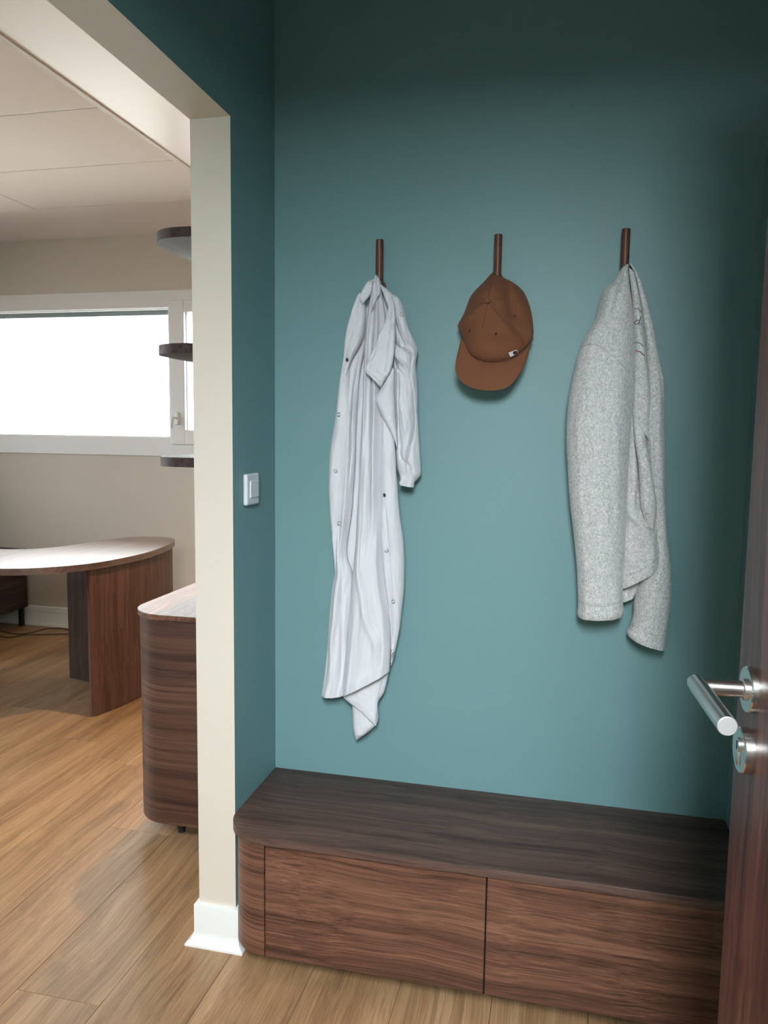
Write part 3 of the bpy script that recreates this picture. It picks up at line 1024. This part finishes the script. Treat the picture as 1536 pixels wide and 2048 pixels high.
front_sleeve = jpan('front_sleeve', [(0.906,1.729),(0.895,1.72),(0.877,1.691),(0.857,1.675),(0.849,1.646),(0.84,1.607),(0.822,1.574),(0.807,1.538),(0.795,1.482),(0.785,1.417),(0.782,1.363),(0.783,1.306),(0.786,1.267),(0.796,1.166),(0.811,1.064),(0.82,0.99),(0.826,0.907),(0.825,0.885),(0.828,0.876)],
     [(0.911,1.729),(0.911,1.715),(0.916,1.682),(0.924,1.641),(0.932,1.573),(0.934,1.504),(0.934,1.468),(0.936,1.434),(0.934,1.378),(0.933,1.322),(0.932,1.27),(0.932,1.17),(0.933,1.055),(0.931,0.958),(0.934,0.914),(0.936,0.897),(0.932,0.884)],
     [(0, .06), (.1, .055), (.5, .06), (1, .06)], [(0, .03), (.15, .05), (.4, .075), (1, .07)], back=0.05, nu=60, nv=170, wr=0.004, wrf=(4, 5), pq=(2.4, 1.9),
     ridges=[([(.07, .35), (.2, .2)], .14, .008, (.03, .2)), ([(.3, .1), (.37, .35), (.47, .95)], .05, -.004, (.3, .46)), ([(.955, 0), (1, 0)], 9, -.003, (1.01, 1.2))])
jpan('chest', [(0.911,1.719),(0.917,1.683),(0.924,1.634),(0.929,1.573),(0.931,1.504),(0.933,1.449),(0.934,1.379)],
     [(0.925,1.707),(0.938,1.658),(0.95,1.6),(0.961,1.518),(0.972,1.449),(0.979,1.379),(0.98,1.309)],
     [(0, .07), (.5, .065), (1, .06)], 0.022, back=0.02, nu=30, nv=100, wr=0.002, seed=3)
back_sleeve = jpan('back_sleeve', [(0.914,1.73),(0.927,1.705),(0.939,1.656),(0.95,1.601),(0.961,1.518),(0.968,1.449),(0.965,1.379),(0.968,1.294),(0.976,1.209),(0.985,1.152),(0.993,1.081),(0.991,1.022),(0.974,0.978),(0.961,0.924),(0.96,0.889),(0.955,0.86),(0.947,0.844),(0.95,0.831)],
     [(0.917,1.731),(0.931,1.711),(0.949,1.669),(0.964,1.62),(0.977,1.573),(0.99,1.518),(1.0,1.476),(1.005,1.454),(1.008,1.379),(1.014,1.295),(1.02,1.187),(1.03,1.087),(1.041,1.015),(1.047,0.943),(1.045,0.896),(1.04,0.837),(1.039,0.804)],
     [(0, .06), (.3, .055), (1, .045)], [(0, .02), (.3, .055), (1, .05)], back=0.035, nu=44, nv=160, wr=0.004, wrf=(4, 5), seed=11,
     ridges=[([(.38, .2), (.5, .3), (.62, .2)], .12, .006, (.35, .65)), ([(.30, .8), (.36, .95)], .15, -.006, (.28, .36))])
body = jpan('body', [(0.931,1.468),(0.93,1.407),(0.926,1.35),(0.925,1.237),(0.924,1.122),(0.927,1.005),(0.928,0.952)],
     [(0.947,1.44),(0.957,1.401),(0.965,1.351),(0.973,1.295),(0.982,1.264),(0.994,1.2),(1.002,1.144),(1.01,1.072),(1.015,1.035),(1.013,1.005)],
     [(0, .045), (.5, .052), (1, .062)], [(0, .01), (.4, .018), (1, .026)], back=0.02, nu=44, nv=130, wr=0.003, seed=17,
     ridges=[([(.62, .15), (.74, .55)], .12, .010, (.62, .8)), ([(.45, .5), (.62, .45), (.70, .62)], .10, -.018, (.3, .68)), ([(.7, .6), (.85, .8)], .12, .008, (.72, .95))])
jpan('front_fold', [(0.935,1.453),(0.935,1.39),(0.941,1.322),(0.952,1.262),(0.957,1.214),(0.963,1.157),(0.981,1.11)],
     [(0.948,1.44),(0.96,1.379),(0.97,1.309),(0.98,1.267),(0.993,1.201),(1.0,1.148),(0.994,1.103)],
     [(0, .055), (.5, .078), (1, .078)], 0.020, back=0.012, nu=30, nv=100, wr=0.002, seed=23)
jpan('hem_loop', [(0.927,0.97),(0.928,0.938),(0.932,0.914)], [(0.975,0.979),(0.972,0.955),(0.96,0.927)], 0.04, 0.012, back=0.01, nu=24, nv=30,
     ridges=[(.55, .16, -.008, (0, 1)), (.85, .06, .006, (0, 1))])


def on_cloth(objs, parent, pts, lift):
    out = []
    for x, z in pts:
        out.append((x, -surf(objs, parent, x, z) - lift, z))
    return out


def dense(pts, n):
    return [(q.x, q.y) for q in resample(pts, n)]


# stitched hems
for nm, who, pts, n in (('hem_stitch', [front_sleeve], [(0.828,0.921),(0.846,0.92),(0.873,0.921),(0.9,0.923),(0.926,0.928)], 30),
                        ('hem_stitch', [front_sleeve], [(0.828,0.917),(0.846,0.916),(0.873,0.916),(0.9,0.919),(0.926,0.924)], 30),
                        ('hem_stitch', [back_sleeve], [(0.955,0.867),(0.981,0.855),(1.008,0.847),(1.03,0.846)], 24),
                        ('hem_stitch', [body], [(0.936,0.988),(0.959,0.999),(0.985,1.018),(1.006,1.036)], 24),
                        ('shoulder_seam', [front_sleeve], [(0.81,1.537),(0.83,1.54),(0.849,1.535),(0.873,1.518),(0.898,1.496),(0.921,1.472)], 30),
                        ('shoulder_seam', [back_sleeve], [(0.978,1.418),(0.987,1.424),(0.998,1.438)], 14)):
    bm = bmesh.new()
    tube(bm, on_cloth(who, jk, dense(pts, n), 0.0), 0.0007, 6, jk)
    link(nm, bm, 'fl_stitch', jk, True)
# embroidery half hidden in the fold
for nm, pts, mt_, w_ in (('embroidery', [(0.928,1.624),(0.934,1.623),(0.939,1.62),(0.942,1.616)], 'navy', 0.0006),
                         ('embroidery', [(0.938,1.595),(0.934,1.597),(0.931,1.594),(0.93,1.59),(0.934,1.587),(0.938,1.59)], 'navy', 0.0008),
                         ('embroidery', [(0.942,1.605),(0.941,1.599),(0.939,1.592),(0.939,1.586)], 'navy', 0.0009),
                         ('embroidery', [(0.943,1.59),(0.944,1.587),(0.943,1.584)], 'navy', 0.0007),
                         ('embroidery', [(0.933,1.546),(0.939,1.544),(0.945,1.542),(0.947,1.538),(0.952,1.537)], 'navy', 0.0007),
                         ('embroidery', [(0.934,1.527),(0.944,1.523),(0.95,1.518),(0.955,1.514)], 'red', 0.0010)):
    bm = bmesh.new()
    tube(bm, on_cloth(jp, jk, dense(pts, 16), 0.0003), w_, 6, jk)
    link(nm, bm, mt_, jk, True)
# zip pull peeping out below the hem
(zx, zz), = [(0.886,0.876)]
mbox('zip_pull', (zx - 0.0022, -0.075, zz - 0.0042), (zx + 0.0022, -0.072, zz + 0.02), 'snap', jk, bev=0.0006)

# ================================================================== CAP
cap = thing('baseball_cap', 'brown canvas baseball cap hanging brim down from the middle hook', 'cap', (0.60, 0, 1.50))
KO = [(0.598,1.729),(0.61,1.723),(0.617,1.714),(0.636,1.704),(0.655,1.69),(0.672,1.669),(0.687,1.629),(0.695,1.583),(0.695,1.567),(0.689,1.551),(0.667,1.528),(0.644,1.512),(0.616,1.502),(0.588,1.502),(0.564,1.508),(0.542,1.523),(0.527,1.551),(0.518,1.572),(0.509,1.589),(0.509,1.601),(0.523,1.631),(0.538,1.672),(0.568,1.706),(0.587,1.727),(0.598,1.729)]
KC = [(0.586,1.645)][0]
KS = [(0.654,1.565),(0.521,1.605),(0.588,1.592)]
ring = resample(KO, 241)[:-1]
ztop, zbot = max(q.y for q in ring), min(q.y for q in ring)
NR = 46
bm = bmesh.new()
cen = Vector(KC)
a1 = math.atan2(KS[0][1] - cen.y, KS[0][0] - cen.x)
a2 = math.atan2(KS[1][1] - cen.y, KS[1][0] - cen.x)
def adiff(a, b):
    return (a - b + math.pi) % (2 * math.pi) - math.pi
dent0, dent1 = [Vector(q) for q in [(0.627,1.692),(0.646,1.617)]]
def cap_depth(q, r):
    t = (ztop - q.y) / (ztop - zbot)
    de = lerp_tab([(0, .028), (.45, .045), (.75, .065), (1, .086)], t)
    hgt = lerp_tab([(0, .02), (.3, .062), (.6, .07), (1, .05)], (ztop - (cen.y + (q.y - cen.y) * .6)) / (ztop - zbot))
    d = de + hgt * max(0, 1 - r ** 2.3) ** 0.75
    v = q - cen
    a = math.atan2(v.y, v.x)
    # front wedge between the two side seams stands proud of the slack sides
    d1, d2 = adiff(a, a1), adiff(a, a2)
    rr = min(1, r * 1.6)
    out1 = 1 / (1 + math.exp(-d1 * 26))
    out2 = 1 / (1 + math.exp(d2 * 26))
    side = max(out1 if abs(d1) < 1.2 else 0, out2 if abs(d2) < 1.2 else 0)
    fade = max(0, 1 - r ** 6)
    d -= 0.014 * side * rr * fade * max(0, 1 - max(0, (min(abs(d1), abs(d2)) - .35) / .9))
    d += 0.0030 * math.exp(-(d1 * 14) ** 2) * rr * fade + 0.003 * math.exp(-(d2 * 14) ** 2) * rr * fade
    # dent on the right
    ab = dent1 - dent0
    s = max(0, min(1, (q - dent0).dot(ab) / ab.dot(ab)))
    dist = (q - dent0 - ab * s).length
    d -= 0.011 * math.exp(-(dist / 0.011) ** 2) * fade
    d += 0.004 * noise.noise(Vector((q.x * 18, q.y * 18, 3))) * fade * rr
    return d
rows = []
pc = off(cap)
c0 = bm.verts.new((cen.x - pc.x, -cap_depth(cen, 0), cen.y - pc.z))
for k in range(1, NR + 1):
    r = k / NR
    row = []
    for q in ring:
        w = cen.lerp(q, r ** 0.9)
        row.append(bm.verts.new((w.x - pc.x, -cap_depth(w, r ** 0.9), w.y - pc.z)))
    rows.append(row)
n = len(ring)
# turned-in sweatband edge
row = [bm.verts.new((cen.x + (q.x - cen.x) * .97 - pc.x, -cap_depth(q, 1) + .012, cen.y + (q.y - cen.y) * .97 - pc.z)) for q in ring]
rows.append(row)
for i in range(n):
    bm.faces.new((c0, rows[0][i], rows[0][(i + 1) % n]))
for A, B in zip(rows, rows[1:]):
    for i in range(n):
        bm.faces.new((A[i], B[i], B[(i + 1) % n], A[(i + 1) % n]))
crown = link('crown', bm, 'canvas', cap, True)
# brim
BI = resample([(0.522,1.57),(0.532,1.549),(0.547,1.524),(0.568,1.509),(0.591,1.503),(0.619,1.503),(0.647,1.513),(0.669,1.528),(0.691,1.55),(0.696,1.563)], 80)
BO = resample([(0.52,1.569),(0.515,1.549),(0.509,1.507),(0.51,1.481),(0.522,1.458),(0.547,1.441),(0.578,1.433),(0.611,1.432),(0.641,1.441),(0.661,1.464),(0.678,1.496),(0.688,1.538),(0.695,1.564)], 80)
bm = bmesh.new()
Fv, Bv = [], []
NB = 26
for j in range(80):
    u = j / 79
    mid = math.sin(math.pi * u)
    fr, br = [], []
    for k in range(NB + 1):
        t = k / NB
        q = BI[j].lerp(BO[j], t)
        d = (0.060 + 0.026 * mid ** .8) * (1 - t) + (0.058 + 0.052 * mid ** 1.2) * t + 0.006 * math.sin(math.pi * t) * mid
        fr.append(bm.verts.new((q.x - pc.x, -d, q.y - pc.z)))
        br.append(bm.verts.new((q.x - pc.x, -d + 0.0032, q.y - pc.z)))
    Fv.append(fr); Bv.append(br)
for j in range(79):
    for k in range(NB):
        bm.faces.new((Fv[j][k], Fv[j][k + 1], Fv[j + 1][k + 1], Fv[j + 1][k]))
        bm.faces.new((Bv[j][k], Bv[j + 1][k], Bv[j + 1][k + 1], Bv[j][k + 1]))
    bm.faces.new((Fv[j][NB], Bv[j][NB], Bv[j + 1][NB], Fv[j + 1][NB]))
    bm.faces.new((Fv[j][0], Fv[j + 1][0], Bv[j + 1][0], Bv[j][0]))
for j in (0, 79):
    for k in range(NB):
        bm.faces.new((Fv[j][k], Fv[j][k + 1], Bv[j][k + 1], Bv[j][k]))
brim = link('brim', bm, 'canvas', cap, True)
brim.data.set_sharp_from_angle(angle=math.radians(50))
# button, eyelets, seams, label
d = surf([crown], cap, cen.x, cen.y)
bm = bmesh.new()
lathe(bm, [(0.0, -0.0085), (0.004, -0.008), (0.0068, -0.006), (0.0076, -0.002), (0.0076, 0.003), (0, 0.003)], (cen.x, -d, cen.y), (0, 1, -0.25), 24, cap)
link('top_button', bm, 'canvas', cap, True)
for x, z in [(0.545,1.576),(0.61,1.566),(0.649,1.613)]:
    d = surf([crown], cap, x, z)
    bm = bmesh.new()
    torus(bm, (x, -d - 0.0003, z), (0, 1, 0), 0.0028, 0.0009, cap, 16, 6)
    ey = link('eyelet', bm, 'canvas_dark', cap, True)
    bm = bmesh.new()
    lathe(bm, [(0, -0.0004), (0.0018, -0.0004), (0.0018, 0.001), (0, 0.001)], (x, -d, z), (0, 1, 0), 12, cap)
    o = link('eyelet_hole', bm, 'gap', cap)
    o.parent = ey
for pts in ([(0.586,1.637),(0.584,1.62),(0.58,1.598),(0.576,1.578)], [(0.587,1.65),(0.589,1.667),(0.591,1.683),(0.593,1.696)],
            [(0.594,1.643),(0.612,1.628),(0.633,1.605),(0.652,1.582),(0.667,1.562),(0.675,1.546)], [(0.58,1.644),(0.562,1.638),(0.543,1.626),(0.527,1.612),(0.517,1.597)],
            [(0.598,1.649),(0.607,1.651),(0.618,1.651),(0.628,1.651)], [(0.641,1.648),(0.655,1.645),(0.669,1.641)],
            [(0.549,1.521),(0.571,1.508),(0.593,1.502),(0.62,1.502),(0.647,1.512),(0.669,1.527),(0.689,1.547)]):
    bm = bmesh.new()
    tube(bm, on_cloth([crown], cap, dense(pts, 24), 0.0001), 0.00055, 6, cap)
    link('seam', bm, 'canvas_dark', cap, True)
LB = [(0.639,1.523),(0.658,1.531),(0.663,1.522),(0.644,1.512)]
def quad_patch(nm, P, mat, lift, parent_o, n=6):
    bm = bmesh.new()
    g_ = []
    for i in range(n + 1):
        r_ = []
        for j in range(n + 1):
            a = Vector(P[0]).lerp(Vector(P[1]), j / n)
            b = Vector(P[3]).lerp(Vector(P[2]), j / n)
            q = a.lerp(b, i / n)
            r_.append((q.x, q.y))
        g_.append(r_)
    fr = [[bm.verts.new((x - pc.x, -surf([crown], cap, x, z) - lift, z - pc.z)) for x, z in r_] for r_ in g_]
    bk = [[bm.verts.new((v.co.x, v.co.y + 0.0008, v.co.z)) for v in r_] for r_ in fr]
    for i in range(n):
        for j in range(n):
            bm.faces.new((fr[i][j], fr[i][j + 1], fr[i + 1][j + 1], fr[i + 1][j]))
            bm.faces.new((bk[i][j], bk[i + 1][j], bk[i + 1][j + 1], bk[i][j + 1]))
    for i in range(n):
        bm.faces.new((fr[0][i], bk[0][i], bk[0][i + 1], fr[0][i + 1]))
        bm.faces.new((fr[n][i], fr[n][i + 1], bk[n][i + 1], bk[n][i]))
        bm.faces.new((fr[i][0], fr[i + 1][0], bk[i + 1][0], bk[i][0]))
        bm.faces.new((fr[i][n], bk[i][n], bk[i + 1][n], fr[i + 1][n]))
    o = link(nm, bm, mat, cap, True)
    o.data.set_sharp_from_angle(angle=math.radians(50))
    if parent_o is not None:
        o.parent = parent_o
    return o
lab = quad_patch('brand_label', LB, 'label', 0.0012, None)
# emblem: a maroon square with a dark rounded drop
quad_patch('emblem_field', [(0.65,1.526),(0.658,1.529),(0.661,1.523),(0.653,1.519)], 'emblem', 0.0016, lab, 4)
quad_patch('emblem_drop', [(0.649,1.525),(0.653,1.526),(0.654,1.521),(0.65,1.52)], 'emblem_dark', 0.0019, lab, 4)

# ================================================================== LIGHT SWITCH
sw = thing('light_switch', 'white rocker light switch on the teal partition beside the opening', 'light switch', (0, -0.183, 1.18))
mbox('switch_plate', (0.0, -0.222, 1.139), (0.012, -0.142, 1.219), 'switch', sw, bev=0.005, smooth=False)
mbox('rocker', (0.010, -0.205, 1.158), (0.0150, -0.152, 1.201), 'switch', sw, bev=0.0015)
mbox('indicator', (0.0116, -0.191, 1.149), (0.0127, -0.178, 1.151), 'label', sw, bev=0.0004)

# ================================================================== DOOR
HG = Vector((1.052, -1.86))            # hinge line
FE = Vector((0.999, -1.030))           # free edge
dv = (FE - HG).normalized()            # along the leaf, towards the free edge
dn = Vector((-dv.y, dv.x))             # out of the leaf towards the niche (left)
dl = (FE - HG).length
door = thing('door_1', 'open dark walnut door with stainless lever handle', None, (HG.x, HG.y, 0))
door['kind'] = 'structure'
door.rotation_euler = (0, 0, math.atan2(dv.y, dv.x))
# door space: x along the leaf from the hinge, y to the visible side
def dbox(nm, a, b, mat, bev=0.0, par=None):
    bm = bmesh.new()
    box(bm, a, b, bev)
    return link(nm, bm, mat, par or door)
dbox('door_leaf', (0, -0.040, 0.008), (dl, 0, 2.045), 'door_wood', 0.002)
hz, hx = 1.040, dl - 0.056
def dlathe(nm, prof, c, mat, par, seg=48):
    bm = bmesh.new()
    lathe(bm, prof, c, (0, 1, 0), seg)
    o = link(nm, bm, mat, par)
    return auto_smooth(o, 30)
dh = bpy.data.objects.new('door_handle', None)
rose = dlathe('door_handle', [(0, 0.0), (0.0265, 0.0), (0.0265, 0.006), (0.0255, 0.0075), (0.012, 0.0078), (0.0, 0.0078)], (hx, 0, hz), 'steel', door)
bm = bmesh.new()
tube(bm, [(hx, 0.006, hz), (hx, 0.060, hz)], 0.0098, 24)
auto_smooth(link('handle_neck', bm, 'steel', rose), 40)
bm = bmesh.new()
tube(bm, [(hx + 0.0098, 0.0595, hz + 0.001), (hx - 0.128, 0.0595, hz + 0.001)], 0.0102, 28)
auto_smooth(link('handle_lever', bm, 'steel', rose), 40)
bm = bmesh.new()
lathe(bm, [(0.0, -0.0008), (0.0092, -0.0008), (0.0100, 0.0), (0.0, 0.0)], (hx - 0.1282, 0.0595, hz + 0.001), (1, 0, 0), 28)
auto_smooth(link('lever_cap', bm, 'steel_matt', rose), 30)
dlathe('handle_collar', [(0.0125, 0.0075), (0.0125, 0.011), (0.0105, 0.012), (0.0, 0.012)], (hx, 0, hz), 'steel', rose)
kz = hz - 0.072
esc = dlathe('lock_rosette', [(0, 0.0), (0.0265, 0.0), (0.0265, 0.0095), (0.0255, 0.011), (0.0, 0.011)], (hx - 0.001, 0, kz), 'steel', door)
bm = bmesh.new()
tube(bm, [(hx - 0.001, 0.008, kz + 0.006), (hx - 0.001, 0.0135, kz + 0.006)], 0.0085, 24)
box(bm, (hx - 0.006, 0.008, kz - 0.018), (hx + 0.004, 0.0132, kz + 0.004), 0.002)
cyl = auto_smooth(link('lock_cylinder', bm, 'steel', esc), 40)
bm = bmesh.new()
box(bm, (hx - 0.002, 0.0132, kz + 0.001), (hx + 0.0, 0.0139, kz + 0.011), 0)
link('keyhole', bm, 'gap', esc)

# ================================================================== OFFICE FURNITURE
# sideboard against the partition
sb = thing('sideboard', 'walnut sideboard with rounded corner on small feet behind the cream reveal', 'sideboard', (-0.32, 0.8, 0))
SX, SY, SR = -0.545, 0.110, 0.125
def sb_outline(o_):
    r = SR + o_
    return [(-T - 0.003, SY - o_)] + [(-T - 0.003, 1.45)] + [(SX - o_, 1.45)] + arc(SX + SR, SY + SR, r, 180, 270, 18)
bm = bmesh.new()
prism(bm, sb_outline(0.0), 0.078, 0.738, sb, 0.002)
auto_smooth(link('body', bm, 'walnut_sb', sb), 30)
bm = bmesh.new()
prism(bm, sb_outline(0.006), 0.740, 0.757, sb, 0.0015)
auto_smooth(link('sideboard_top', bm, 'walnut_y', sb), 30)
for x, y in ((-0.415, 0.215), (-0.17, 0.215), (-0.45, 1.35), (-0.17, 1.35)):
    bm = bmesh.new()
    lathe(bm, [(0, 0), (0.013, 0), (0.016, 0.079), (0, 0.079)], (x, y, 0), (0, 0, 1), 18, sb)
    link('foot', bm, 'black', sb)

# three shelves above the sideboard
for zb, lb in ((1.889, 'topmost of the three dark wooden wall shelves, just below the office ceiling'), (1.554, 'middle of the three dark wooden wall shelves, level with the window glass'), (1.214, 'lowest of the three dark wooden wall shelves, just under the window')):
    t = thing('wall_shelf', lb, 'shelf', (-0.3, 0.6, zb), 'rounded wall shelves')
    bm = bmesh.new()
    r, x0, y0 = 0.11, -0.462, 0.120
    prism(bm, [(-T - 0.001, y0), (-T - 0.001, 1.3), (x0, 1.3)] + arc(x0 + r, y0 + r, r, 180, 270, 16), zb, zb + 0.029, t, 0.0015)
    auto_smooth(link('shelf_board', bm, 'darkwood', t), 30)
    for y in (0.25, 1.1):
        mbox('bracket', (-0.30, y, zb - 0.006), (-T - 0.001, y + 0.03, zb + 0.002), 'black', t)

# kidney desk
desk = thing('desk', 'kidney-shaped walnut desk in front of the office window', 'desk', (-1.8, 1.2, 0))
FRONT = [(-1.572,0.809),(-1.412,0.891),(-1.289,1.038),(-1.232,1.232),(-1.216,1.43),(-1.243,1.655),(-1.302,1.844),(-1.371,1.917),(-1.47,1.927),(-1.569,1.882),(-1.62,1.811),(-1.666,1.691),(-1.686,1.585),(-1.718,1.461),(-1.769,1.371),(-1.829,1.317),(-1.955,1.275)]
loop = [(-3.05, 0.95), (-2.75, 0.72), (-2.35, 0.70), (-1.95, 0.74)] + FRONT + [(-2.15, 1.27), (-2.5, 1.30), (-2.85, 1.28), (-3.03, 1.15), (-3.05, 0.95)]
dk = [(q.x, q.y) for q in resample(loop, 161)][:-1]
bm = bmesh.new()
prism(bm, dk, 0.690, 0.720, desk, 0.002)
auto_smooth(link('desk_top', bm, 'walnut_desk', desk), 30)
outl = [Vector(q) for q in dk]
def inset_path(i0, i1, o_):
    P = []
    nn = len(outl)
    for i in range(i0, i1 + 1):
        a, b, c = outl[(i - 2) % nn], outl[i % nn], outl[(i + 2) % nn]
        t_ = (c - a).normalized()
        nrm = Vector((-t_.y, t_.x))
        P.append(b + nrm * o_)
    return P
# find the outline indices nearest the two ends of the curved leg
def near(px, py):
    return min(range(len(outl)), key=lambda i: (outl[i] - Vector((px, py))).length)
ia, ib = near(-1.285, 1.045), near(-1.53, 1.915)
area = sum(outl[i].x * outl[(i + 1) % len(outl)].y - outl[(i + 1) % len(outl)].x * outl[i].y for i in range(len(outl)))
sgn = 1 if area > 0 else -1
isp = near(-1.262, 1.735)
for nm, i0, i1 in (('curved_leg_panel', ia, isp), ('curved_leg_panel', isp, ib)):
    o1 = inset_path(i0, i1, sgn * 0.014)
    o2 = inset_path(i0, i1, sgn * 0.036)
    bm = bmesh.new()
    prism(bm, [(q.x, q.y) for q in o1] + [(q.x, q.y) for q in o2[::-1]], 0.004, 0.690, desk)
    auto_smooth(link(nm, bm, 'walnut_z', desk), 30)
bm = bmesh.new()
prism(bm, [(-1.735, 1.492), (-1.25, 1.372), (-1.245, 1.392), (-1.730, 1.513)], 0.010, 0.690, desk)
link('cross_panel', bm, 'walnut_dz', desk)
bm = bmesh.new()
prism(bm, [(-2.95, 0.90), (-2.75, 0.78), (-2.72, 0.80), (-2.93, 0.93), (-2.95, 1.1), (-2.98, 1.1)], 0.004, 0.690, desk)
link('curved_leg_panel', bm, 'walnut_z', desk)

# low dark cabinet by the window wall
lc = thing('low_cabinet', 'dark low cabinet on black legs behind the desk under the window', 'cabinet', (-3.0, 2.0, 0))
mbox('body', (-3.35, 1.55, 0.128), (-2.702, 2.418, 0.500), 'darkwood', lc, bev=0.002)
mbox('cabinet_top', (-3.36, 1.54, 0.500), (-2.700, 2.425, 0.520), 'darkwood', lc, bev=0.0015)
for x, y in ((-2.737, 2.395), (-3.32, 2.395), (-2.737, 1.6), (-3.32, 1.6)):
    mbox('leg', (x - 0.013, y - 0.013, 0), (x + 0.013, y + 0.013, 0.128), 'black', lc)

# two cables on the floor
for lb, pts in (('thin dark cable on the office floor nearer the skirting', [(-2.989,2.217),(-2.769,2.227),(-2.626,2.19),(-2.552,2.237),(-2.526,2.351),(-2.441,2.389),(-2.354,2.373),(-2.231,2.382)]),
                ('thin dark cable on the office floor further from the skirting', [(-2.88,2.092),(-2.675,2.112),(-2.599,2.109),(-2.549,2.186),(-2.437,2.232),(-2.293,2.286),(-2.156,2.299)])):
    bm = bmesh.new()
    tube(bm, [(x, y, 0.0032) for x, y in dense(pts, 50)], 0.003, 8)
    tag(link('cable', bm, 'black', None, True), lb, 'cable', 'cables under the desk')
